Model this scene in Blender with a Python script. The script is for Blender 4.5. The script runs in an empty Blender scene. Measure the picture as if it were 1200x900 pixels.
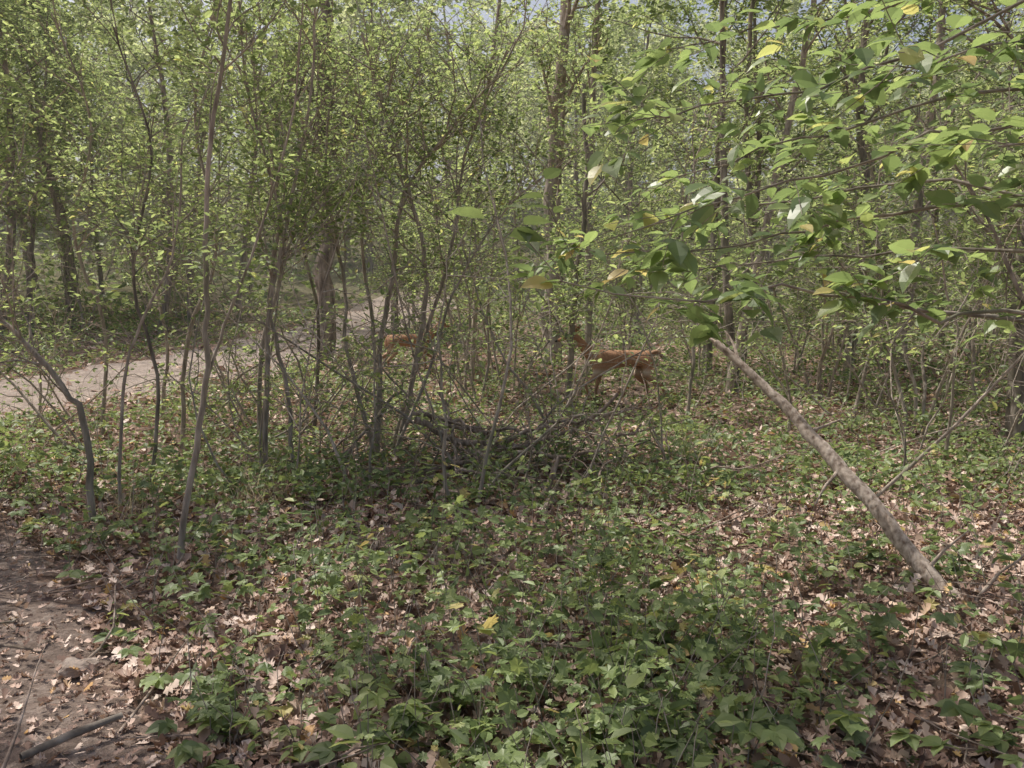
import bpy, math, random, bmesh
import numpy as np
from mathutils import Vector
rng=np.random.default_rng(11); random.seed(11)
scene=bpy.context.scene
U=lambda a,b,n=None: rng.uniform(a,b,n)
def nrm(v):
    v=np.asarray(v,float); return v/np.maximum(np.linalg.norm(v,axis=-1,keepdims=True),1e-9)
# ---------------------------------------------------------------- terrain
def H(x,y):
    x=np.asarray(x,float); y=np.asarray(y,float)
    r=np.where(y>9,y-9,0.0); r=r*r/(r+2.0)
    side=1-0.35/(1+np.exp(-(x-2)/2.0))
    q=np.clip(y,0,75)-24; q=np.where(q>0,q,0)
    r=np.minimum(r,62)
    return 0.072*r*side+0.0036*q*q+0.035*np.sin(.9*x+1.3)*np.cos(.7*y)+0.02*np.sin(2.1*x+.5*y)+0.012*np.sin(4.3*x-3.1*y)
def CN(x,y,s=1.0,o=0.0):
    x=x*s+o; y=y*s-o
    return (np.sin(1.7*x+.9*y)+np.sin(-1.1*x+2.3*y+1)+np.sin(3.1*x-.7*y+2)+np.sin(.6*x+3.7*y+4))/4
# ---------------------------------------------------------------- mesh builder
class MB:
    def __init__(s): s.v=[];s.f=[];s.m=[];s.r=[];s.n=0;s.lp=[]
    def add(s,V,F,mat,r):
        V=np.asarray(V,float); F=np.asarray(F,np.int64)
        s.v.append(V); s.f.append(F+s.n); s.m.append((len(F),mat)); s.r.append(np.broadcast_to(np.asarray(r,float),(len(V),)).copy()); s.n+=len(V)
    def mesh(s,name,mats):
        V=np.concatenate(s.v); me=bpy.data.meshes.new(name)
        loops=np.concatenate([f.ravel() for f in s.f]); tot=np.concatenate([np.full(len(f),f.shape[1]) for f in s.f])
        st=np.concatenate([[0],np.cumsum(tot)[:-1]])
        mi=np.concatenate([np.full(n,m) for n,m in s.m])
        me.vertices.add(len(V)); me.vertices.foreach_set('co',V.ravel().astype(np.float32))
        me.loops.add(len(loops)); me.loops.foreach_set('vertex_index',loops.astype(np.int32))
        me.polygons.add(len(tot)); me.polygons.foreach_set('loop_start',st.astype(np.int32))
        try: me.polygons.foreach_set('loop_total',tot.astype(np.int32))
        except Exception: pass
        for m in mats: me.materials.append(m)
        me.polygons.foreach_set('material_index',mi.astype(np.int32))
        me.polygons.foreach_set('use_smooth',(mi==0))
        a=me.attributes.new('rnd','FLOAT','POINT'); a.data.foreach_set('value',np.concatenate(s.r).astype(np.float32))
        me.update(calc_edges=True)
        return me
    def obj(s,name,mats):
        o=bpy.data.objects.new(name,s.mesh(name,mats)); scene.collection.objects.link(o); return o
def tube(mb,P,R,k=6,mat=0,r=0.5,lump=0.0):
    P=np.asarray(P,float); n=len(P); R=np.broadcast_to(np.asarray(R,float),(n,))
    T=nrm(np.gradient(P,axis=0)); d=nrm(P[-1]-P[0]); ref=np.eye(3)[np.argmin(np.abs(d))]
    A=nrm(np.cross(T,ref)); B=np.cross(T,A)
    th=np.linspace(0,2*np.pi,k,endpoint=False)
    rr=R[:,None]*(1+(lump*rng.normal(size=(n,k)) if lump else 0))
    V=P[:,None]+rr[...,None]*(np.cos(th)[None,:,None]*A[:,None]+np.sin(th)[None,:,None]*B[:,None])
    i=np.arange(n-1)[:,None]*k; j=np.arange(k)[None]; j2=(j+1)%k
    F=np.stack([i+j,i+j2,i+k+j2,i+k+j],-1).reshape(-1,4)
    mb.add(V.reshape(-1,3),F,mat,r)
    if k>=5: mb.add(V[-1],np.array([list(range(k))]),mat,r)
def smooth(P,n):
    P=np.asarray(P,float); m=len(P); t=np.linspace(0,m-1,n); i=np.clip(t.astype(int),0,m-2); f=(t-i)[:,None]
    Q=np.vstack([2*P[0]-P[1],P,2*P[-1]-P[-2]])
    a,b,c,d=Q[i],Q[i+1],Q[i+2],Q[i+3]
    return .5*((2*b)+(-a+c)*f+(2*a-5*b+4*c-d)*f**2+(-a+3*b-3*c+d)*f**3)
LEAF=(np.array([[0,0,0],[.24,.28,.07],[.2,.66,.05],[0,1,-.08],[-.2,.66,.05],[-.24,.28,.07]]),np.array([[0,1,2,3],[0,3,4,5]]))
BLEAF=(np.array([[0,0,0],[.27,.2,.06],[.34,.45,.07],[.22,.75,.02],[0,1.05,-.14],[-.22,.75,.02],[-.34,.45,.07],[-.27,.2,.06],[0,.35,0],[0,.7,-.03]]),
   np.array([[0,1,2,8],[8,2,3,9],[9,3,4,4],[0,8,6,7],[8,9,5,6],[9,4,5,5]]))
KITE=(np.array([[0,0,0],[.3,.45,.06],[0,1,-.06],[-.3,.45,.06]]),np.array([[0,1,2,3]]))
def fan(out):
    o=np.array(out); V=np.vstack([[0,.38,.0],o]); n=len(o)
    return V,np.array([[0,1+i,1+(i+1)%n] for i in range(n)])
LOBE=fan([[0,0,.02],[.3,-.08,.05],[.34,.12,.07],[.58,.3,.02],[.36,.42,.08],[.4,.68,.02],[.17,.62,.06],[0,1.0,-.08],[-.17,.62,.06],[-.4,.68,.02],[-.36,.42,.08],[-.58,.3,.02],[-.34,.12,.07],[-.3,-.08,.05]])
OAK=fan([[0,0,.0],[.1,.12,.03],[.28,.2,.14],[.12,.34,.05],[.36,.5,.2],[.14,.6,.05],[.26,.82,.14],[0,1,.12],[-.26,.8,.16],[-.14,.6,.05],[-.34,.48,.2],[-.12,.34,.05],[-.26,.2,.12],[-.1,.12,.03]])
def leaves(mb,tpl,pos,dr,up,size,rnd,mat=1,curl=None):
    V,F=tpl; N=len(pos)
    if N==0: return
    Y=nrm(dr); X=nrm(np.cross(Y,up)); Z=np.cross(X,Y)
    size=np.broadcast_to(size,(N,)); z=V[:,2][None]*(1 if curl is None else curl[:,None])
    W=pos[:,None]+size[:,None,None]*(V[:,0][None,:,None]*X[:,None]+V[:,1][None,:,None]*Y[:,None]+z[...,None]*Z[:,None])
    Fs=[F] if F.shape[1]==3 or not np.any(F[:,2]==F[:,3]) else [F[F[:,2]!=F[:,3]],F[F[:,2]==F[:,3]][:,:3]]
    off=(np.arange(N)*len(V))[:,None,None]
    rr=np.repeat(np.broadcast_to(rnd,(N,)),len(V))
    base=mb.n
    mb.v.append(W.reshape(-1,3)); mb.r.append(rr); mb.n+=N*len(V)
    for f in Fs:
        g=(f[None]+off).reshape(-1,f.shape[1])+base
        mb.f.append(g); mb.m.append((len(g),mat))
def rdir(n): return nrm(rng.normal(size=(n,3)))
# ---------------------------------------------------------------- branches
def wpath(p,d,L,n,wig,up=0.0):
    P=[np.array(p,float)]; d=nrm(d)
    for i in range(n):
        d=nrm(d+rng.normal(size=3)*wig+np.array([0,0,up])); P.append(P[-1]+d*L/n)
    return np.array(P)
class Foli:
    def __init__(s): s.p=[];s.d=[]
    def twig(s,P,n,spread):
        if n<1: return
        t=U(.1,1,n)*(len(P)-1); i=np.minimum(t.astype(int),len(P)-2); f=(t-i)[:,None]
        p=P[i]*(1-f)+P[i+1]*f; tg=nrm(P[i+1]-P[i]); sd=nrm(np.cross(tg,[0,0,1])+1e-6)
        sg=np.where(rng.random(n)<.5,-1,1)[:,None]
        s.p.append(p+rng.normal(size=(n,3))*spread); s.d.append(nrm(tg*.6+sd*sg+rng.normal(size=(n,3))*.35))
    def emit(s,mb,tpl,size,flat=1.0,sv=.3,roff=0.0):
        if not s.p: return
        p=np.vstack(s.p); d=np.vstack(s.d); d[:,2]-=.15; n=len(p)
        up=nrm(np.array([0,0,1.0])*flat+rng.normal(size=(n,3))*.45)
        leaves(mb,tpl,p,d,up,size*U(1-sv,1+sv,n),np.clip(rng.random(n)+roff,0,1))
def branch(mb,fo,p,d,L,r,lev,nk,nl,spread,wig=.16,up=.04,k=4):
    n=4 if lev else 3
    P=wpath(p,d,L,n+1,wig,up)
    tube(mb,P,np.linspace(r,max(r*.35,.0015),len(P)),k if lev else 3)
    if lev==0 or rng.random()<.3: fo.twig(P,nl,spread)
    if lev:
        for j in range(nk[lev-1]):
            t=U(.25,1)*(len(P)-1); i=min(int(t),len(P)-2); q=P[i]+(P[i+1]-P[i])*(t-i); tg=nrm(P[i+1]-P[i])
            dd=nrm(tg*.8+rdir(1)[0]*.9+np.array([0,0,.1])); branch(mb,fo,q,dd,L*U(.4,.62),r*.5,lev-1,nk,nl,spread,wig,up,3)
def along(P,t):
    x=t*(len(P)-1); i=min(int(x),len(P)-2); return P[i]+(P[i+1]-P[i])*(x-i), nrm(P[i+1]-P[i])
# ---------------------------------------------------------------- materials
def mat(name):
    m=bpy.data.materials.new(name); m.use_nodes=True; nt=m.node_tree; nt.nodes.clear()
    o=nt.nodes.new('ShaderNodeOutputMaterial'); return m,nt,o
def ramp(nt,src,cols):
    r=nt.nodes.new('ShaderNodeValToRGB'); e=r.color_ramp.elements
    while len(e)<len(cols): e.new(.5)
    for i,(p,c) in enumerate(cols): e[i].position=p; e[i].color=(*c,1)
    nt.links.new(src,r.inputs[0]); return r.outputs[0]
def leafmat(name,cols,trans=.5,tboost=1.9,rough=.5,spec=.03):
    m,nt,o=mat(name); L=nt.links.new
    a=nt.nodes.new('ShaderNodeAttribute'); a.attribute_name='rnd'
    c=ramp(nt,a.outputs['Fac'],cols)
    df=nt.nodes.new('ShaderNodeBsdfDiffuse'); L(c,df.inputs[0])
    t=nt.nodes.new('ShaderNodeBsdfTranslucent'); tc=ramp(nt,a.outputs['Fac'],[(p,(min(.85,q[0]*tboost*1.2),min(.85,q[1]*tboost*1.12),q[2]*tboost*.95)) for p,q in cols]); L(tc,t.inputs['Color'])
    ms=nt.nodes.new('ShaderNodeMixShader'); ms.inputs[0].default_value=trans; L(df.outputs[0],ms.inputs[1]); L(t.outputs[0],ms.inputs[2])
    gl=nt.nodes.new('ShaderNodeBsdfGlossy'); gl.inputs['Roughness'].default_value=rough
    m2=nt.nodes.new('ShaderNodeMixShader'); m2.inputs[0].default_value=spec; L(ms.outputs[0],m2.inputs[1]); L(gl.outputs[0],m2.inputs[2])
    L(m2.outputs[0],o.inputs[0]); return m
M_tree=leafmat('tree_leaf',[(0,(.085,.12,.055)),(.45,(.135,.18,.08)),(.8,(.2,.255,.115)),(.98,(.24,.3,.13)),(.992,(.4,.36,.14))],.5,2.2)
M_far=leafmat('hazed_far_leaf',[(0,(.15,.19,.1)),(.5,(.23,.28,.145)),(1,(.34,.4,.23))],.55,2.0,.5,.02)  # paler than near leaves: distance haze is put into the colour
M_over=leafmat('overhang_leaf',[(0,(.09,.135,.06)),(.5,(.14,.2,.08)),(.9,(.185,.255,.1)),(.955,(.24,.29,.11)),(.97,(.42,.37,.15)),(1,(.44,.32,.14))],.48,2.0,.4,.05)
M_gc=leafmat('herb_leaf',[(0,(.085,.125,.055)),(.5,(.15,.205,.08)),(.9,(.225,.29,.11)),(.97,(.29,.33,.13)),(.985,(.4,.35,.15))],.35,1.7,.5,.04)
M_lit=leafmat('dry_leaf',[(0,(.15,.095,.075)),(.35,(.3,.2,.16)),(.7,(.48,.36,.3)),(.94,(.64,.53,.47)),(.98,(.45,.27,.11)),(1,(.5,.38,.18))],.12,1.0,.5,.03)
M_straw=leafmat('dry_grass_blade',[(0,(.4,.34,.24)),(1,(.6,.54,.4))],.3,1.2,.6,.03)
def barkmat(name,c1,c2,c3,sc=14,moss=.5,dark=None):
    m,nt,o=mat(name); L=nt.links.new
    tc=nt.nodes.new('ShaderNodeTexCoord'); mp=nt.nodes.new('ShaderNodeMapping'); mp.inputs['Scale'].default_value=(1,1,.25 if not dark else .6); L(tc.outputs['Object'],mp.inputs[0])
    n=nt.nodes.new('ShaderNodeTexNoise'); n.inputs['Scale'].default_value=sc; n.inputs['Detail'].default_value=3 if not dark else 6; L(mp.outputs[0],n.inputs[0])
    n2=nt.nodes.new('ShaderNodeTexNoise'); n2.inputs['Detail'].default_value=1 if not dark else 4; n2.inputs['Scale'].default_value=1.7 if not dark else 2.2; L(tc.outputs['Object'],n2.inputs[0])
    ca=ramp(nt,n.outputs['Fac'],[(.3,c1),(.55,c2),(.75,c3)])
    mx=nt.nodes.new('ShaderNodeMix'); mx.data_type='RGBA'; mx.blend_type='MIX'; mx.inputs[7].default_value=(*(dark or (.14,.16,.1)),1); L(ca,mx.inputs[6])
    mr=nt.nodes.new('ShaderNodeMapRange'); mr.inputs[1].default_value=.5; mr.inputs[2].default_value=.75 if not dark else .65; mr.inputs[4].default_value=moss; L(n2.outputs['Fac'],mr.inputs[0]); L(mr.outputs[0],mx.inputs[0])
    p=nt.nodes.new('ShaderNodeBsdfDiffuse'); p.inputs['Roughness'].default_value=.8; L(mx.outputs[2],p.inputs['Color'])
    b=nt.nodes.new('ShaderNodeBump'); b.inputs['Strength'].default_value=.9; b.inputs['Distance'].default_value=.02 if not dark else .008; L(n.outputs['Fac'],b.inputs['Height']); L(b.outputs[0],p.inputs['Normal'])
    L(p.outputs[0],o.inputs[0]); return m
M_bark=barkmat('bark',(.15,.13,.11),(.32,.28,.24),(.47,.42,.37))
M_barkl=barkmat('pale_bark',(.27,.23,.19),(.46,.4,.345),(.6,.53,.47),25)
M_dead=barkmat('dead_wood',(.17,.125,.1),(.4,.32,.27),(.62,.53,.47),22)
M_log=barkmat('weathered_log_wood',(.2,.15,.12),(.52,.44,.38),(.7,.62,.55),40,.45,(.24,.18,.14))
def soil(name,a,b,c,bs=.04,pink=0,far=None):
    m,nt,o=mat(name); L=nt.links.new
    g=nt.nodes.new('ShaderNodeNewGeometry')
    v=nt.nodes.new('ShaderNodeTexVoronoi'); v.inputs['Scale'].default_value=13 if not pink else 38; L(g.outputs['Position'],v.inputs['Vector'])
    n=nt.nodes.new('ShaderNodeTexNoise'); n.inputs['Scale'].default_value=5 if not pink else (11 if pink==1 else 3); n.inputs['Detail'].default_value=6 if pink<2 else 10; n.inputs['Roughness'].default_value=.75; L(g.outputs['Position'],n.inputs['Vector'])
    s=nt.nodes.new('ShaderNodeSeparateColor'); L(v.outputs['Color'],s.inputs[0])
    ad=nt.nodes.new('ShaderNodeMath'); ad.operation='MULTIPLY_ADD'; ad.inputs[1].default_value=.35 if not pink else .22; L(s.outputs[0],ad.inputs[0]); L(n.outputs['Fac'],ad.inputs[2])
    cc=ramp(nt,ad.outputs[0],[(.35,a),(.62,b),(.88,c)])
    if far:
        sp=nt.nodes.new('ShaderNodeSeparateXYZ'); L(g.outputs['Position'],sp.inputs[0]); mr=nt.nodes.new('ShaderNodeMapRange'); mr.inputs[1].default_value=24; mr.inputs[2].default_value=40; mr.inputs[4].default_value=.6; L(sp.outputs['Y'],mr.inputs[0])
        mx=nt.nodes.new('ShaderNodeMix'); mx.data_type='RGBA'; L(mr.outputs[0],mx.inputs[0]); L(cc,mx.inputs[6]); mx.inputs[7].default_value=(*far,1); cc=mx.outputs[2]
    p=nt.nodes.new('ShaderNodeBsdfDiffuse'); p.inputs['Roughness'].default_value=.9; L(cc,p.inputs['Color'])
    bm=nt.nodes.new('ShaderNodeBump'); bm.inputs['Strength'].default_value=1; bm.inputs['Distance'].default_value=bs; L(ad.outputs[0],bm.inputs['Height']); L(bm.outputs[0],p.inputs['Normal'])
    L(p.outputs[0],o.inputs[0]); return m
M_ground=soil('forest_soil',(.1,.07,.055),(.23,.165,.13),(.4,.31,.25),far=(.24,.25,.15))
M_path=soil('path_dirt',(.3,.24,.2),(.52,.43,.37),(.7,.61,.53),.05,2)
M_trail=soil('trail_dirt',(.13,.1,.085),(.25,.195,.165),(.41,.34,.295),.035,1)
# ---------------------------------------------------------------- ground
def warp(n,near,far,c=0.0):
    t=np.linspace(-1,1,n); return c+np.sign(t)*(np.abs(t)*near+np.abs(t)**4*far)
gx=warp(280,22,380); gy=warp(340,26,400,12)
X,Y=np.meshgrid(gx,gy); Z=H(X,Y)
mb=MB(); nx=len(gx); ny=len(gy)
idx=(np.arange(ny-1)[:,None]*nx+np.arange(nx-1)[None]).ravel()
mb.add(np.stack([X,Y,Z],-1).reshape(-1,3),np.stack([idx,idx+1,idx+nx+1,idx+nx],-1),0,.5)
mb.obj('ground',[M_ground])
def strip(name,C,w,m,off=.02):
    C=smooth(np.array(C,float),90); T=nrm(np.gradient(C,axis=0)); Nn=np.stack([T[:,1],-T[:,0]],-1)
    k=13; u=np.linspace(-1,1,k); mb=MB()
    ed=1+.16*np.sin(np.arange(90)*.7)+.1*np.sin(np.arange(90)*1.9)
    P=C[:,None]+Nn[:,None]*(u[None,:,None]*w/2*ed[:,None,None]); z=H(P[...,0],P[...,1])+off-.06*np.abs(u[None])**6
    i=(np.arange(89)[:,None]*k+np.arange(k-1)[None]).ravel()
    mb.add(np.concatenate([P,z[...,None]],-1).reshape(-1,3),np.stack([i,i+1,i+k+1,i+k],-1),0,.5); mb.obj(name,[m]); return C
PC=strip('dirt_path',[(-18,5),(-13,8.4),(-9.6,11.6),(-7.9,14.8),(-6.8,18.3),(-5.9,23),(-5,30),(-4,38)],4.2,M_path,.045)
TC=strip('dirt_trail',[(-9,9.6),(-6,6.9),(-3.9,4.6),(-2.3,2.6),(-.9,.7),(1,-1.6),(4,-5)],2.3,M_trail,.03)
def dist(C,x,y):
    x=np.atleast_1d(x);y=np.atleast_1d(y)
    out=np.full(len(x),1e9)
    for a in C[::2]: out=np.minimum(out,np.hypot(x-a[0],y-a[1]))
    return out
# ---------------------------------------------------------------- leaf litter
mb=MB()
def scat(n,y0,y1,power=1.0,ang=.74,pad=1.0):
    y=y0+(y1-y0)*rng.random(n)**power; x=U(-1,1,n)*(y*ang+pad); return x,y
def litter(n,y0,y1,tpl,sz,power):
    x,y=scat(n,y0,y1,power)
    dt=dist(TC,x,y); dp=dist(PC,x,y); sm=np.where(dt<1.0,.6,1)
    k=(rng.random(n)<np.where(dt<1.0,.6,1))&(rng.random(n)<np.where(dp<2.0,np.clip(.05+.3*CN(x,y,1.1,2)+.4*(dp>1.3),.04,1),1)); x,y,sm=x[k],y[k],sm[k]; n=len(x)
    p=np.stack([x,y,H(x,y)+U(.008,.05,n)+np.where(dist(PC,x,y)<2.1,.04,0)],-1)
    if tpl is OAK: p[:,2]+=.01
    d=rdir(n); d[:,2]*=.35; up=nrm(np.array([0,0,1.])+rng.normal(size=(n,3))*.4)
    leaves(mb,tpl,p,d,up,sm*sz*U(.45,1.3,n),rng.random(n),0,curl=U(-.6,2.8,n))
litter(30000,2,7.5,OAK,.075,1.2); litter(21000,6,14,LEAF,.11,1.2); litter(14000,13,34,KITE,.17,1.2)
mb.obj('leaf_litter',[M_lit])
# ---------------------------------------------------------------- ground cover
mb=MB()
def gcd(x,y):
    c=np.exp(-((x-.5)/1.1)**2)*(y<5.8)*.36
    n=CN(x,y,.9)
    d=.12+.65*n+c
    d=np.where((x>1.3)&(y<8)&(y>3.2)&(x<4),d-.24,d)
    d=np.where((np.abs(x-.9)<1.4)&(y>5.6)&(y<8.2),d-.3,d)
    return np.clip(d,0.04,1)
def plants(n,x,y,h0,h1,m0,m1,s0,s1,spr=.08):
    for xi,yi in zip(x,y):
        z=float(H(xi,yi)); tall=U(h0,h1)
        P=wpath((xi,yi,z),(U(-.5,.5),U(-.5,.5),1),tall,4,.15)
        tube(mb,P,[.0028,.0025,.002,.002,.0015],3,0)
        m=int(U(m0,m1)); t=U(.2,1,m)*(len(P)-1); i=np.minimum(t.astype(int),3); q=P[i]+(P[i+1]-P[i])*(t-i)[:,None]
        a=U(0,6.283,m); d=np.stack([np.cos(a),np.sin(a),U(-.5,.45,m)],-1); q=q+d*U(.02,spr,m)[:,None]
        up=nrm(np.array([0,0,1.])+rng.normal(size=(m,3))*.55); q_=rng.random()
        leaves(mb,LOBE if q_<.5 else (BLEAF if q_<.75 else LEAF),q,d,up,U(s0,s1)*U(.6,1.35,m),np.clip(U(0,1)*.75+U(0,.35,m)*1.0,0,1))
n=4600; x,y=scat(n,2.3,9,1.35); k=(rng.random(n)<gcd(x,y))&(dist(TC,x,y)>1.1); plants(n,x[k],y[k],.07,.36,4,11,.03,.08)
n=190; x=rng.normal(.5,.95,n); y=U(2.7,5.6,n); k=(dist(TC,x,y)>1.15); plants(n,x[k],y[k],.35,.68,10,22,.03,.07,.12)
n=90; x=U(-3.4,3.8,n); y=U(5,8.5,n); plants(n,x,y,.35,.8,8,20,.035,.07,.12)
n=1300; x,y=scat(n,2.6,9,1.3); k=(rng.random(n)<np.clip(.3+.6*CN(x,y,.7,3)+(x<-.3)*.3,0.05,1))&(dist(TC,x,y)>.95); x,y=x[k],y[k]; n=len(x)
z=H(x,y)+U(.05,.2,n); r0=rng.random(n); s0=U(.04,.1,n); a0=U(0,6.283,n)
up=nrm(np.array([0,0,1.])+rng.normal(size=(n,3))*.3)
for j in range(5):
    a=a0+(j-2)*.95; d=np.stack([np.cos(a),np.sin(a),np.full(n,-.12)],-1)
    leaves(mb,BLEAF,np.stack([x,y,z],-1),d,up,s0*(1.1-.15*abs(j-2)),r0)
mb.obj('ground_cover_plants',[M_bark,M_gc])
mb=MB()
def under(n,y0,y1,tpl,base,pw,s0,s1,hk=1.0):
    x,y=scat(n,y0,y1,pw,.72,2)
    cn=CN(x,y,1.3,5); k=(rng.random(n)<np.clip(base+.65*cn,.07,1))&(dist(PC,x,y)>1.95)&(dist(TC,x,y)>1.0)
    x,y,cn=x[k],y[k],cn[k]; n=len(x)
    hh=np.clip(.2+.25*cn+.016*(y-7),.08,.8)*hk*rng.random(n)**.8*np.where((dist(PC,x,y)<4)&(x>-10),.3,1)
    hh*=np.where((np.hypot(x-1.7,y-12)<1.9)|(np.hypot(x+2.1,y-15.3)<1.9),.4,1)
    p=np.stack([x,y,H(x,y)+.03+hh],-1); d=rdir(n); d[:,2]*=.5; up=nrm(np.array([0,0,1.])+rng.normal(size=(n,3))*.5)
    leaves(mb,tpl,p,d,up,(s0+s1*y)*U(.6,1.35,n),np.clip(rng.random(n)*.85+.12*cn,0,1),0)
under(118000,6.5,32,LEAF,.42,1.25,.055,.003); under(22000,30,76,KITE,.6,1.1,.1,.007,1.6)
mb.obj('undergrowth',[M_gc])
mb=MB(); n=1000; x,y=scat(n,3.0,17,1.1)
k=(dist(PC,x,y)>2.3)&(dist(TC,x,y)>1.0); x,y=x[k],y[k]; fo=Foli()
for xi,yi in zip(x,y):
    P=wpath((xi,yi,float(H(xi,yi))),(U(-.5,.5),U(-.4,.4),1),U(.3,1.1) if yi>6 else U(.2,.6),5,.14); tube(mb,P,np.linspace(.004,.0015,6),3)
    if rng.random()<.6: fo.twig(P,int(U(5,18)),.03)
fo.emit(mb,LEAF,.06,1.0); mb.obj('weeds',[M_barkl,M_gc])
# ---------------------------------------------------------------- tall trees (shared variants)
def talltree(name,Ht,r,leafsize,first=3.2,nl=46,far=False,limbs=15,nk=[4,5],sp=.09):
    mb=MB(); fo=Foli(); P=wpath((0,0,-.2),(U(-.05,.05),U(-.05,.05),1),Ht,11,.045,.03)
    tube(mb,P,np.linspace(r,r*.18,12)*np.array([1.25]+[1]*11),9,0,.5,.04)
    for j in range(limbs):
        t=(first+(Ht*.98-first)*(j+.5)/limbs)/Ht; q,tg=along(P,t); a=j*2.4+U(-.4,.4); el=.25+.7*t
        L=(3.4*(1-t)**.6+.9)*U(.75,1.15)
        branch(mb,fo,q,(math.cos(a),math.sin(a),el),L,r*.32*(1-t*.6),2,nk,nl,sp,.14,.03)
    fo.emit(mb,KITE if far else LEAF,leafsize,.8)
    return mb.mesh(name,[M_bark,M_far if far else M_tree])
TT=[talltree('broadleaf_tree_mesh',U(11,13),U(.09,.15),.115,3.2,19) for _ in range(4)]
CT=[talltree('shade_canopy_tree_mesh',U(9.5,11),U(.07,.1),.15,5.5,34,limbs=8,nk=[3,3],sp=.13) for _ in range(3)]
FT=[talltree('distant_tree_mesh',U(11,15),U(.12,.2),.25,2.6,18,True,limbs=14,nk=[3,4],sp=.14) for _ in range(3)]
def inst(name,me,x,y,s=1,rz=None,par=None,zs=None,tilt=.04):
    o=bpy.data.objects.new(name,me); scene.collection.objects.link(o); o.location=(x,y,float(H(x,y))-.05)
    o.rotation_euler=(U(-tilt,tilt),U(-tilt,tilt),U(0,6.28) if rz is None else rz); o.scale=(s,s,s*(zs or 1)); o.parent=par; return o
def clear(x,y):
    if y<1: return True
    px=x/y
    if y<12.8 and abs(px-.135)<.05: return False
    if y<17 and abs(px+.13)<.05: return False
    if y<18 and -.66<px<-.2: return False
    if -19<x<-8.5 and 12<y<23: return False
    if abs(px-.0)<.09 and y>16: return False
    return True
for (x,y) in [(-5.9,7.9),(-4.4,5.4),(6.35,10.2),(-6.3,-1.5),(3.9,14.2)]:  # trees added to throw dappled shade; crowns sit mostly above the frame
    inst('shade_broadleaf_tree',random.choice(CT),x,y,U(.92,1.05),tilt=.02)
for (x,y) in [(-15.5,24.5),(-11,25.5),(-9.8,29),(-18,28),(-3.6,25)]: inst('shade_broadleaf_tree',random.choice(TT),x,y,U(1,1.15))
for i in range(17):
    for _ in range(60):
        y=U(17,34); x=U(-1,1)*(y*.72+3)
        if clear(x,y) and dist(PC,x,y)[0]>3: break
    inst('shade_broadleaf_tree',random.choice(TT),x,y,U(.8,1.15))
E=bpy.data.objects.new('distant_trees',None); scene.collection.objects.link(E)
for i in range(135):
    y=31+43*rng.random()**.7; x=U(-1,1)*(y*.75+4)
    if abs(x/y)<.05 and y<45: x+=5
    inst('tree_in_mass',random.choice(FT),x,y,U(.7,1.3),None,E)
# ---------------------------------------------------------------- traced trunks
def trunk(name,y,pts,r,top=None,k=9,nb=10,lev=1,nk=[4],nl=22,ls=.085,bl=1.0,m=M_bark,from_t=.35,yj=.0,lump=.04,sink=True):
    mb=MB(); fo=Foli(); C=[]
    for i,(px,pz) in enumerate(pts): C.append((px,y+yj*i,pz))
    if sink: C[0]=(C[0][0],C[0][1],float(H(C[0][0],y))-.08)
    P=smooth(C,len(C)*4); P[1:-1]+=rng.normal(size=P[1:-1].shape)*r*.3
    tube(mb,P,np.linspace(r,r*.35 if top is None else top,len(P)),k,0,.5,lump)
    for j in range(nb):
        q,tg=along(P,U(from_t,1)); d=nrm(tg*.6+rdir(1)[0]*np.array([1,1,.6])+np.array([0,0,.35]))
        branch(mb,fo,q,d,bl*U(.5,1.2),r*.32,lev,nk,nl,.06,.16,.03)
    fo.emit(mb,LEAF,ls,1.0)
    return mb.obj(name,[m,M_tree])
B='shade_broadleaf_tree'
trunk(B,19,[(-4.44,.7),(-4.34,3),(-4.3,5),(-4.2,7.8),(-4.16,10.5)],.23,.1,10,14,2,[4,4],17,.1,2.6)
trunk(B,18,[(.76,.6),(.85,2.9),(.95,5.57),(1.23,8.6),(1.4,11)],.17,.09,10,12,2,[4,4],14,.1,2.4,M_barkl,.5)
trunk(B,18.4,[(1.1,.6),(1.0,3.2),(1.12,6.2),(1.2,9)],.07,.04,7,8,1,[4],16,.1,1.6,M_barkl,.5)
trunk(B,15,[(-.74,.4),(-.63,3.2),(-.54,4.9),(-.3,6.5),(-.1,8.5)],.05,.03,7,9,1,[4],16,.09,1.2,M_barkl,.4)
trunk(B,17,[(1.6,.5),(1.58,2.85),(1.65,5.5),(1.75,8.2),(1.8,10)],.075,.04,7,10,1,[4],16,.1,1.6,M_barkl,.45)
trunk(B,14,[(3.75,.4),(4.13,2.19),(4.5,4.1),(4.86,5.9),(5.2,8)],.075,.04,7,12,1,[4],20,.09,1.5,M_barkl)
trunk(B,14.6,[(4.0,.4),(4.2,1.6),(4.3,2.8),(4.1,5.2),(4.3,8)],.065,.035,7,12,1,[4],20,.09,1.5)
trunk(B,16,[(6.62,.4),(6.74,1.94),(6.9,3.8),(6.7,6),(6.9,9)],.11,.05,8,12,1,[5],20,.1,1.8)
trunk(B,18,[(8.66,.3),(8.73,2.2),(8.98,4.8),(9.26,8.6),(9.3,11)],.12,.06,8,10,2,[4,4],14,.1,2.2,M_barkl)
trunk(B,10,[(6.3,.2),(6.25,1.3),(6.23,2.02),(6.35,3.9),(6.4,6.5)],.09,.05,8,10,1,[5],18,.09,1.5)
trunk(B,12.2,[(.86,.2),(.88,1.0),(.92,1.9),(1.1,3.4),(1.05,5)],.055,.03,7,13,1,[5],18,.08,1.0,from_t=.25)
S='sapling'
trunk(S,5,[(-2.12,0),(-1.99,.7),(-1.89,1.28),(-1.88,1.81),(-1.84,2.49),(-1.71,3.23),(-1.58,4.1)],.022,.01,7,9,1,[4],16,.055,.8,M_barkl,.5)
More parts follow.
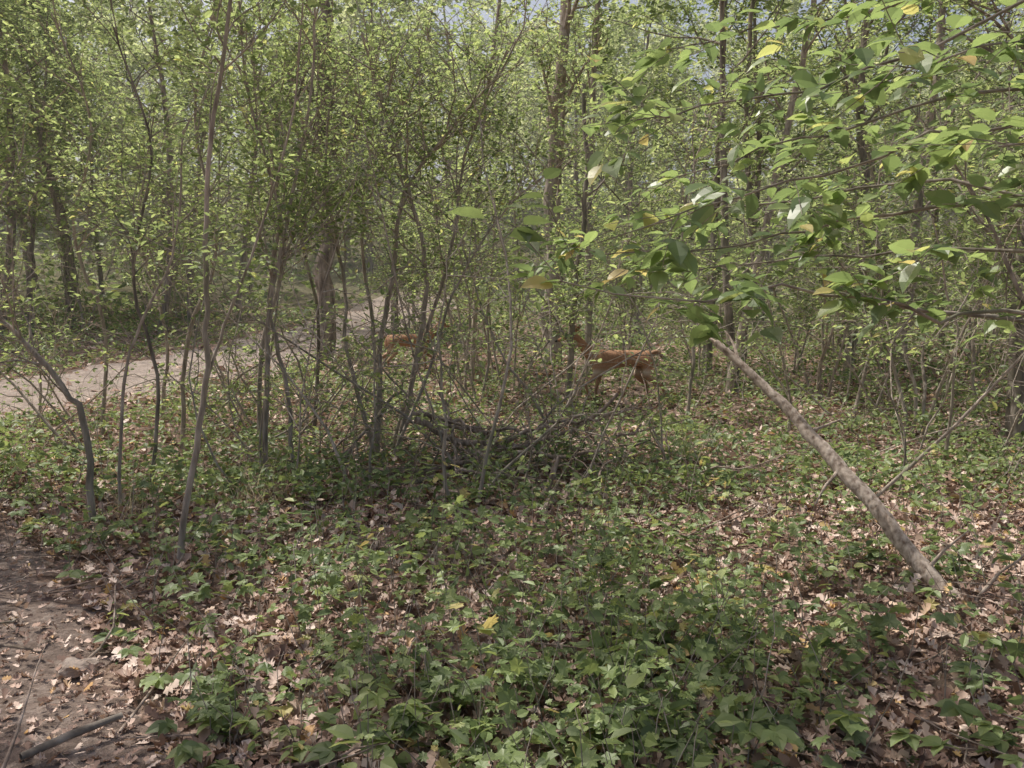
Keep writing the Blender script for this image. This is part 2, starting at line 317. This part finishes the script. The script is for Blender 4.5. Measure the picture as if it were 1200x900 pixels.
trunk(S,5.03,[(-1.9,1.2),(-1.76,1.6),(-1.58,2.02),(-1.34,2.76),(-1.25,3.5)],.011,.005,5,6,1,[4],14,.055,.6,M_barkl,.3,sink=False)
trunk(S,6,[(-3.16,0),(-3.19,.78),(-3.41,1.16),(-3.66,1.47),(-3.9,1.73),(-4.1,2.3)],.028,.01,7,16,1,[5],4,.06,.9,M_barkl,.3)
trunk(S,6.3,[(-3.1,0),(-3.05,.9),(-2.9,1.5),(-2.6,2.1),(-2.5,3.0)],.016,.007,6,8,1,[4],12,.06,.8,M_barkl,.4)
for y,pts,r in [(8,[(-2.48,0),(-2.42,1.09),(-2.36,1.77),(-2.15,2.69),(-1.94,3.7),(-1.85,4.9)],.03),
 (8.1,[(-2.2,0),(-2.26,.93),(-2.4,1.77),(-2.27,2.6),(-2.53,3.7),(-2.6,4.8)],.025),
 (8.9,[(-2.8,0),(-2.75,1.2),(-2.5,2.2),(-2.6,3.5),(-2.9,4.8)],.03),
 (7.5,[(-3.4,0),(-3.3,1.0),(-3.5,2.0),(-3.3,3.1),(-3.6,4.2)],.022),
 (9.5,[(-3.9,0),(-3.8,1.3),(-3.4,2.4),(-3.6,3.9),(-3.3,5.2)],.03),
 (10.2,[(-5.2,0),(-5.1,1.5),(-5.4,2.6),(-5.1,3.9),(-5.5,5.2)],.028),
 (10.5,[(-2.6,0),(-2.5,1.5),(-2.7,3.0),(-2.3,4.6)],.028),
 (9.0,[(-1.52,.05),(-1.47,1.13),(-1.33,1.98),(-1.18,2.93),(-.76,3.5),(-.09,4.25)],.036),
 (9.1,[(-1.33,.05),(-1.1,.94),(-.95,1.98),(-1.09,2.83),(-1.33,3.68),(-1.61,4.6)],.036),
 (9.2,[(-1.42,.05),(-1.0,1.32),(-.66,2.45),(-.5,3.4),(.0,4.6)],.028),
 (8.9,[(-1.5,.05),(-1.8,1.13),(-1.85,1.98),(-2.04,3.2),(-1.9,4.4)],.028),
 (9.4,[(-1.5,.05),(-1.6,1.4),(-1.7,2.6),(-1.3,3.6),(-.9,4.8)],.026),
 (8.7,[(-1.35,.05),(-.9,1.0),(-.6,1.9),(-.1,2.7),(.5,3.2)],.02),
 (7.5,[(1.45,0),(1.4,.5),(1.36,1.05),(1.2,1.6)],.012),
 (7.0,[(3.35,0),(3.45,.45),(3.3,.95),(3.05,1.5)],.012),
 (11.5,[(-5.0,0),(-4.9,1.4),(-5.2,2.8),(-4.9,4.6)],.03),(12,[(2.6,0),(2.7,1.5),(2.5,3.0),(2.9,4.6)],.03),
 (11,[(4.6,0),(4.9,1.5),(4.7,2.6),(5.1,4.2)],.03),(12.5,[(7.2,0),(7.1,1.5),(7.5,3),(7.3,5)],.035)]:
    big=r>.015
    trunk(S,y,pts,r,r*.35,6,19 if big else 3,1,[5],12 if big else 5,.065,1.15 if big else .4,M_barkl if rng.random()<.8 else M_bark,.42 if pts[0][0]<-1.2 else .28,U(-.05,.05))
mb=MB(); fo=Foli()
for i in range(64):
    y=U(6.5,12.5); x=U(-.62,.1)*y if i%4 else U(.3,.68)*y
    if abs(x/y-.135)<.06: continue
    P=wpath((x,y,float(H(x,y))-.05),(U(-1.1,1.1),U(-.4,.4),1),U(1.6,4.6),9,.15,.0); tube(mb,P,np.linspace(U(.008,.02),.003,10),5,0,.5,.05)
    for j in range(7):
        q,tg=along(P,U(.2,1)); branch(mb,fo,q,nrm(tg*.6+rdir(1)[0]),U(.4,1.1),.006,1,[4],3,.04,.2,-.01)
fo.emit(mb,LEAF,.07,1.0); mb.obj('shrub',[M_barkl,M_tree])
def sapl(name,Ht,ls,n,nl):
    mb=MB(); fo=Foli()
    for s in range(int(U(2,5))):
        P=wpath((U(-.15,.15),U(-.15,.15),-.1),(U(-.4,.4),U(-.4,.4),1),Ht*U(.75,1.05),9,.1,.03); tube(mb,P,np.linspace(.03,.008,10),6,0,.5,.05)
        for j in range(n):
            q,tg=along(P,U(.3,1)); branch(mb,fo,q,nrm(tg*.5+rdir(1)[0]*np.array([1,1,.5])+np.array([0,0,.25])),U(.5,1.5),.01,1,[5],nl,.07,.17,.02)
    fo.emit(mb,LEAF,ls,1.1); return mb.mesh(name,[M_barkl,M_tree])
SP=[sapl('sapling_mesh',U(3.5,5.5),.09,10,10) for _ in range(5)]
for i in range(48):
    for _ in range(60):
        y=U(10,32); x=U(-1,1)*(y*.7+2)
        if clear(x,y) and dist(PC,x,y)[0]>2.8 and not(y<14 and abs(x/y-.135)<.12) and not(y<17.5 and abs(x/y+.13)<.08): break
    inst('sapling',random.choice(SP),x,y,U(.7,1.1),tilt=.12)
for (x,y) in [(-5.2,6.9),(5.8,8.6),(5.2,10.5)]: inst('sapling',random.choice(SP),x,y,U(.8,1.0))
# ---------------------------------------------------------------- overhanging tree on the right
mb=MB(); fo=Foli()
P=smooth([(3.3,3.6,-.1),(3.25,3.55,1.0),(3.15,3.5,2.0),(3.0,3.4,3.2),(2.7,3.4,4.4)],14); tube(mb,P,np.linspace(.07,.03,14),8,0,.5,.04)
BR=[[(3.1,3.5,2.3),(2.4,3.5,2.42),(1.84,3.5,2.36),(1.1,3.45,2.14),(.37,3.4,1.92)],
 [(3.2,3.55,1.5),(2.2,3.6,1.58),(1.69,3.5,1.64),(1.1,3.3,1.7),(.75,3.1,1.66),(.2,3.1,1.72)],
 [(3.0,3.45,3.0),(2.4,3.5,2.96),(1.66,3.6,2.7),(.92,3.6,2.52),(.5,3.6,2.45)],
 [(3.1,3.5,2.0),(2.2,3.7,2.1),(1.5,3.9,2.05),(.95,4.0,1.92),(.3,4.1,1.9)],
 [(3.0,3.45,3.1),(2.3,3.9,3.2),(1.8,4.2,3.1),(1.2,4.3,3.05),(.8,4.4,3.0)],
 [(3.1,3.5,2.1),(2.6,3.2,2.25),(2.2,3.0,2.25),(1.7,2.95,2.2)],
 [(3.1,3.5,2.6),(2.4,4.0,2.7),(1.8,4.4,2.6),(1.2,4.7,2.45),(.7,4.9,2.35)],
 [(3.1,3.5,1.8),(2.5,4.2,1.95),(1.9,4.6,1.95),(1.3,4.8,1.9),(.8,5,1.85)],
 [(3.0,3.45,2.8),(2.5,3.2,2.75),(1.9,3.2,2.65),(1.4,3.2,2.5)],
 [(3.1,3.5,1.9),(2.4,4.4,2.3),(1.7,5.0,2.3),(1.0,5.3,2.2),(.4,5.6,2.1)]]
for b in BR:
    Q=smooth(b,16); Q[1:]+=rng.normal(size=Q[1:].shape)*.016; tube(mb,Q,np.linspace(.011,.0025,16),5)
    for j in range(18):
        q,tg=along(Q,U(.1,1)); s=-1 if j%2 else 1
        d=nrm(tg*.7+np.array([0,s*.9,0])+rng.normal(size=3)*[.3,.2,.25]); T=wpath(q,d,U(.25,.7),3,.14,-.03); tube(mb,T,[.0028,.0022,.002,.0015],3); fo.twig(T,int(U(5,11)),.02)
fo.emit(mb,BLEAF,.1,1.5,.38); n=12
p=np.stack([U(.66,1.0,n),U(2.95,3.25,n),U(1.52,1.68,n)],-1); d=rdir(n); d[:,2]=-.1-.4*rng.random(n); up=nrm(np.array([0,-.3,1.])+rng.normal(size=(n,3))*.3)
leaves(mb,BLEAF,p,d,up,U(.1,.15,n),U(0,.7,n))
mb.obj('overhanging_tree',[M_bark,M_over])
mb=MB(); fo=Foli()
for b in [[(5.0,6.6,.1),(4.6,6.5,1.2),(4.1,6.5,1.7),(3.75,6.5,2.4),(3.4,6.5,2.9)],[(4.55,6.5,1.3),(4.2,6.6,1.55),(3.3,6.6,1.65),(2.6,6.6,1.8)],[(5.0,6.6,.1),(4.9,6.6,1.5),(4.5,6.6,2.4),(4.3,6.6,3.4)]]:
    Q=smooth(b,14); tube(mb,Q,np.linspace(.03,.008,14),6,0,.5,.05)
    for j in range(9):
        q,tg=along(Q,U(.3,1)); branch(mb,fo,q,nrm(tg*.6+rdir(1)[0]+[0,0,.2]),U(.4,.9),.008,1,[3],5,.04)
fo.emit(mb,LEAF,.08,1.0); mb.obj('shrub',[M_bark,M_tree])
# ---------------------------------------------------------------- leaning log
mb=MB()
P=smooth([(2.62,4.2,-.05),(2.42,4.42,.1),(2.12,4.75,.5),(1.86,5.05,.84),(1.62,5.3,1.14),(1.38,5.5,1.42)],40); w=np.cumsum(rng.normal(size=(40,3))*.007,0); w-=np.linspace(0,1,40)[:,None]*w[-1]; P+=w
tube(mb,P,np.linspace(.06,.024,40)*(1+.06*np.sin(np.arange(40)*.3+1)),14,0,.5,.05)
q,tg=along(P,1)
for a in range(5):
    T=np.array([q-tg*.05+rdir(1)[0]*.012,q+tg*.05,q+tg*U(.06,.13)+rdir(1)[0]*.01]); tube(mb,T,[.012,.008,.002],4)
for t,d,L in [(.12,(.5,.2,.6),.5),(.25,(.3,-.2,.9),.35),(.5,(-.2,-.5,-.6),.3),(.62,(.6,.2,.3),.25),(.9,(-.3,.4,.6),.3)]:
    q,tg=along(P,t); T=wpath(q,d,L,4,.15); tube(mb,T,np.linspace(.014,.004,5),5)
mb.obj('fallen_log',[M_log])
# ---------------------------------------------------------------- brush pile
mb=MB()
for c,r in [([(-.95,8,.6),(-.59,8,.4),(0,8,.3),(.5,8,.42),(1.05,8,.8)],.036),([(-.7,7.8,.1),(0,8,.4),(.8,8.3,.6)],.028),([(-1.7,8,.04),(-.9,7.9,.08),(-.2,8,.14),(.4,8,.1)],.038),
  ([(-.5,7.6,.0),(-.6,8,.5),(-.75,8.3,.85)],.02),([(-1.0,8,.65),(-.3,8.1,.45),(.3,8,.2)],.025),([(.1,8,.3),(.45,7.9,.5),(.95,7.9,.62),(1.4,8,.7)],.018),([(-1.99,7.6,.0),(-1.5,8.4,.42),(-1.15,9,.9)],.024),
  ([(-.9,7.7,.12),(-.1,7.8,.25),(.7,7.7,.3),(1.3,7.9,.5)],.025),([(-.7,8.2,.5),(.1,8.2,.4),(.9,8.1,.2)],.022),([(.5,7.2,.02),(.25,7.8,.3),(.1,8.3,.5)],.018),([(-1.3,7.2,.05),(-.4,7.4,.15),(.5,7.3,.08)],.026)]:
    Q=smooth(c,16); Q+=rng.normal(size=Q.shape)*.02; tube(mb,Q,np.linspace(r,r*.5,16),6,0,.5,.1)
    for j in range(8):
        q,tg=along(Q,U(.1,1)); T=wpath(q,nrm(tg*.5+rdir(1)[0]*[1,1,.45]),U(.3,1.1),5,.25); T[:,2]=np.maximum(T[:,2],.03); tube(mb,T,np.linspace(r*.35,.002,6),4)
for j in range(90):
    p=(U(-2,1.9),U(6.8,9.4),U(.02,.3)); T=wpath(p,(rng.normal(),rng.normal()*.6,U(-.1,.5)),U(.4,1.5),5,.25); T[:,2]=np.maximum(T[:,2],.02); tube(mb,T,np.linspace(U(.004,.016),.002,6),4)
mb.obj('brush_pile',[M_dead])
mb=MB()
for c,r in [([(.25,7.0,-.03),(.33,7.05,.14),(.42,7.1,.36)],.035),([(.42,7.0,.02),(.2,6.9,.06),(-.05,6.8,.05)],.025)]: tube(mb,smooth(c,8),np.linspace(r,r*.6,8),8,0,.5,.12)
mb.obj('broken_branch',[M_dead])
mb=MB()
for i in range(330):
    x,y=scat(1,2.6,13,1.3); x,y=x[0],y[0]; a=U(0,6.28); L=U(.12,.9); c=U(0,.12); tilt=U(-.05,.35)*L
    Q=np.array([[x+L*(t-.5)*math.cos(a)+c*math.sin(t*5),y+L*(t-.5)*math.sin(a),0] for t in np.linspace(0,1,6)]); Q[:,2]=H(Q[:,0],Q[:,1])+.03+np.linspace(0,max(tilt,0),6); tube(mb,Q,np.linspace(U(.003,.01),.002,6),5,0,.5,.05)
mb.obj('fallen_twigs',[M_dead])
mb=MB(); tube(mb,[(-1.72,2.72,.06),(-1.62,2.85,.07),(-1.5,3.0,.07)],[.014,.017,.012],7,0,.5,.08); mb.obj('stick',[M_bark])
bm=bmesh.new(); bmesh.ops.create_icosphere(bm,subdivisions=3,radius=1)
for v in bm.verts:
    c=v.co; f=1+.18*math.sin(c.x*3+1)*math.cos(c.y*4)+.1*math.sin(c.z*7+c.x*5); v.co=Vector((c.x*.085*f,c.y*.06*f,max(min(c.z,.55),-.6)*.045*f))
me=bpy.data.meshes.new('stone'); bm.to_mesh(me); st=bpy.data.objects.new('stone',me); scene.collection.objects.link(st); st.location=(-1.93,3.5,float(H(-1.93,3.5))+.045); st.rotation_euler=(.1,.12,.5); me.materials.append(M_path)
# ---------------------------------------------------------------- dry grass tufts
for gx_,gy_,n,hh in [(-2.05,6.6,45,.7),(-2.3,6.9,30,.55),(-2.95,6.1,40,.5),(3.1,3.9,25,.35),(1.9,8.5,30,.5)]:
    mb=MB()
    for i in range(n):
        P=wpath((gx_+rng.normal()*.1,gy_+rng.normal()*.1,float(H(gx_,gy_))),(rng.normal()*.35,rng.normal()*.35,1),hh*U(.4,1.1),6,.12,-.09)
        w=U(.002,.005); s=nrm(np.cross(P[-1]-P[0],rdir(1)[0])); A=P+s*w*np.linspace(1,.1,7)[:,None]; Bb=P-s*w*np.linspace(1,.1,7)[:,None]
        V=np.vstack([A,Bb]); F=[[j,j+1,j+8,j+7] for j in range(6)]; mb.add(V,F,0,rng.random())
    mb.obj('dry_grass_tuft',[M_straw])
# ---------------------------------------------------------------- deer
def deermat():
    m,nt,o=mat('deer_fur'); L=nt.links.new
    tc=nt.nodes.new('ShaderNodeTexCoord'); sp=nt.nodes.new('ShaderNodeSeparateXYZ'); L(tc.outputs['Object'],sp.inputs[0])
    n=nt.nodes.new('ShaderNodeTexNoise'); n.inputs['Scale'].default_value=30; n.inputs['Detail'].default_value=5; L(tc.outputs['Object'],n.inputs[0])
    c=ramp(nt,n.outputs['Fac'],[(.3,(.25,.14,.085)),(.7,(.4,.225,.135))])
    cz=ramp(nt,sp.outputs['Z'],[(.0,(.1,.065,.045)),(.04,(.22,.13,.08)),(.5,(.32,.2,.13)),(.58,(.5,.42,.35)),(.66,(.36,.21,.13)),(.8,(1,1,1))])
    mr=nt.nodes.new('ShaderNodeMapRange'); mr.inputs[1].default_value=.62; mr.inputs[2].default_value=.7; L(sp.outputs['Z'],mr.inputs[0])
    mx=nt.nodes.new('ShaderNodeMix'); mx.data_type='RGBA'; L(mr.outputs[0],mx.inputs[0]); L(cz,mx.inputs[6]); L(c,mx.inputs[7])
    p=nt.nodes.new('ShaderNodeBsdfPrincipled'); p.inputs['Roughness'].default_value=.75; p.inputs['Specular IOR Level'].default_value=.2; L(mx.outputs[2],p.inputs['Base Color'])
    b=nt.nodes.new('ShaderNodeBump'); b.inputs['Distance'].default_value=.006; L(n.outputs['Fac'],b.inputs['Height']); L(b.outputs[0],p.inputs['Normal']); L(p.outputs[0],o.inputs[0]); return m
M_deer=deermat()
def plain(name,c,r=.5):
    m,nt,o=mat(name); p=nt.nodes.new('ShaderNodeBsdfPrincipled'); n=nt.nodes.new('ShaderNodeTexNoise'); n.inputs['Scale'].default_value=40
    k=ramp(nt,n.outputs['Fac'],[(.3,tuple(x*.8 for x in c)),(.7,c)]); nt.links.new(k,p.inputs['Base Color']); p.inputs['Roughness'].default_value=r; nt.links.new(p.outputs[0],o.inputs[0]); return m
M_eye=plain('deer_eye',(.01,.008,.006),.1); M_nose=plain('deer_nose',(.02,.017,.015),.35); M_ear=plain('ear_fur',(.3,.175,.105),.8)
def skin(name,V,Ed,R,m,par,sub=2):
    me=bpy.data.meshes.new(name); me.from_pydata(V,Ed,[]); o=bpy.data.objects.new(name,me); scene.collection.objects.link(o); o.parent=par
    md=o.modifiers.new('skin','SKIN'); 
    for i,r in enumerate(R): me.skin_vertices[0].data[i].radius=(r if isinstance(r,tuple) else (r,r))
    me.skin_vertices[0].data[0].use_root=True
    md.use_smooth_shade=True; s=o.modifiers.new('sub','SUBSURF'); s.levels=sub; s.render_levels=sub; me.materials.append(m); return o
def deer(x,y,rz,s,lift=0.0):
    e=bpy.data.objects.new('deer',None); scene.collection.objects.link(e)
    V=[(.4,0,.82),(.2,0,.80),(-.05,0,.785),(-.3,0,.785),(-.43,0,.84),(-.55,0,.95),(-.65,0,1.08),(-.73,0,1.17),(-.82,0,1.155),(-.92,0,1.11),(-1.0,0,1.075),
       (.5,0,.86)]
    R=[(.12,.15),(.12,.14),(.125,.155),(.12,.175),(.09,.13),(.065,.09),(.052,.068),(.056,.066),(.048,.053),(.032,.034),(.023,.025),(.06,.07)]
    Ed=[(i,i+1) for i in range(10)]+[(0,11)]
    def leg(root,pts,rs):
        a=root
        for p,r in zip(pts,rs): V.append(p); R.append(r); Ed.append((a,len(V)-1)); a=len(V)-1
    leg(0,[(.42,.09,.68),(.3,.11,.52),(.5,.1,.35),(.47,.1,.1),(.44,.1,.02)],[.095,.068,.03,.021,.026])
    leg(0,[(.45,-.09,.68),(.42,-.11,.5),(.66,-.1,.38),(.76,-.1,.16),(.79,-.1,.09)],[.095,.068,.03,.021,.026])
    leg(3,[(-.33,.08,.62),(-.3,.09,.5),(-.36,.09,.28),(-.34,.09,.08),(-.37,.09,.02)],[.08,.048,.028,.019,.025])
    leg(3,[(-.36,-.08,.62),(-.4,-.09,.5),(-.56,-.09,.4),(-.5,-.09,.2),(-.46,-.09,.14)],[.08,.048,.028,.019,.025])
    skin('body',V,Ed,R,M_deer,e)
    skin('tail',[(.52,0,.87),(.6,0,.9),(.68,0,.86),(.72,0,.78)],[(0,1),(1,2),(2,3)],[.035,.04,.035,.015],M_ear,e)
    for sg,nm in ((1,'ear_left'),(-1,'ear_right')):
        mb=MB(); V0=np.array([[0,0,0],[.035,.0,.05],[.03,.0,.11],[0,0,.17],[-.03,0,.11],[-.035,0,.05],[0,.02,.07]]); F=[[6,i,(i+1)%6] for i in range(6)]
        V0=V0@np.array([[1,0,0],[0,1,0],[.25,.75*sg,.75]])+np.array([-.71,.045*sg,1.21]); mb.add(V0,F,0,.5); q=mb.obj(nm,[M_ear]); q.parent=e
    for sg,nm in ((1,'eye_left'),(-1,'eye_right')):
        bm=bmesh.new(); bmesh.ops.create_icosphere(bm,subdivisions=2,radius=.014); me=bpy.data.meshes.new(nm); bm.to_mesh(me); q=bpy.data.objects.new(nm,me); scene.collection.objects.link(q); q.location=(-.82,.047*sg,1.175); q.parent=e; me.materials.append(M_eye)
    bm=bmesh.new(); bmesh.ops.create_icosphere(bm,subdivisions=2,radius=.022); me=bpy.data.meshes.new('nose'); bm.to_mesh(me); q=bpy.data.objects.new('nose',me); scene.collection.objects.link(q); q.location=(-1.02,0,1.075); q.parent=e; me.materials.append(M_nose)
    e.location=(x,y,float(H(x,y))+lift); e.rotation_euler=(0,0,rz); e.scale=(s,s,s)
deer(1.72,13.0,.08,1.0)
deer(-2.1,16.5,math.radians(200),.9)
# ---------------------------------------------------------------- thin humid air over the hillside
bpy.ops.mesh.primitive_cube_add(size=1,location=(0,76,10)); hz=bpy.context.object; hz.name='haze'; hz.scale=(260,112,32)
m,nt,o=mat('humid_air'); vs=nt.nodes.new('ShaderNodeVolumeScatter'); vs.inputs['Density'].default_value=.0042; vs.inputs['Anisotropy'].default_value=.25; vs.inputs['Color'].default_value=(1,.99,.95,1); nt.links.new(vs.outputs[0],o.inputs['Volume']); hz.data.materials.append(m)
# ---------------------------------------------------------------- light
el,az=math.radians(60),math.radians(-62)
w=bpy.data.worlds.new('World'); scene.world=w; w.use_nodes=True; nt=w.node_tree; nt.nodes.clear()
wo=nt.nodes.new('ShaderNodeOutputWorld'); bg=nt.nodes.new('ShaderNodeBackground'); sk=nt.nodes.new('ShaderNodeTexSky'); sk.sky_type='NISHITA'; sk.sun_disc=False
sk.sun_elevation=el; sk.sun_rotation=az; sk.dust_density=7; sk.air_density=1.0; sk.ozone_density=.3; bg.inputs[1].default_value=.15
nt.links.new(sk.outputs[0],bg.inputs[0]); nt.links.new(bg.outputs[0],wo.inputs[0])
ld=bpy.data.lights.new('sun','SUN'); ld.energy=5; ld.angle=math.radians(.5); ld.color=(1,.95,.86)
lo=bpy.data.objects.new('sun',ld); scene.collection.objects.link(lo)
Sd=Vector((math.sin(az)*math.cos(el),math.cos(az)*math.cos(el),math.sin(el))); lo.rotation_euler=Sd.to_track_quat('Z','Y').to_euler(); lo.location=Sd*40
cd=bpy.data.cameras.new('camera'); cd.lens=28.5; cd.sensor_width=36; cd.clip_end=1500; cd.clip_start=.05
co=bpy.data.objects.new('camera',cd); scene.collection.objects.link(co); co.location=(0,0,1.6); co.rotation_euler=(math.radians(90-4.8),0,0); scene.camera=co
scene.view_settings.view_transform='Standard'
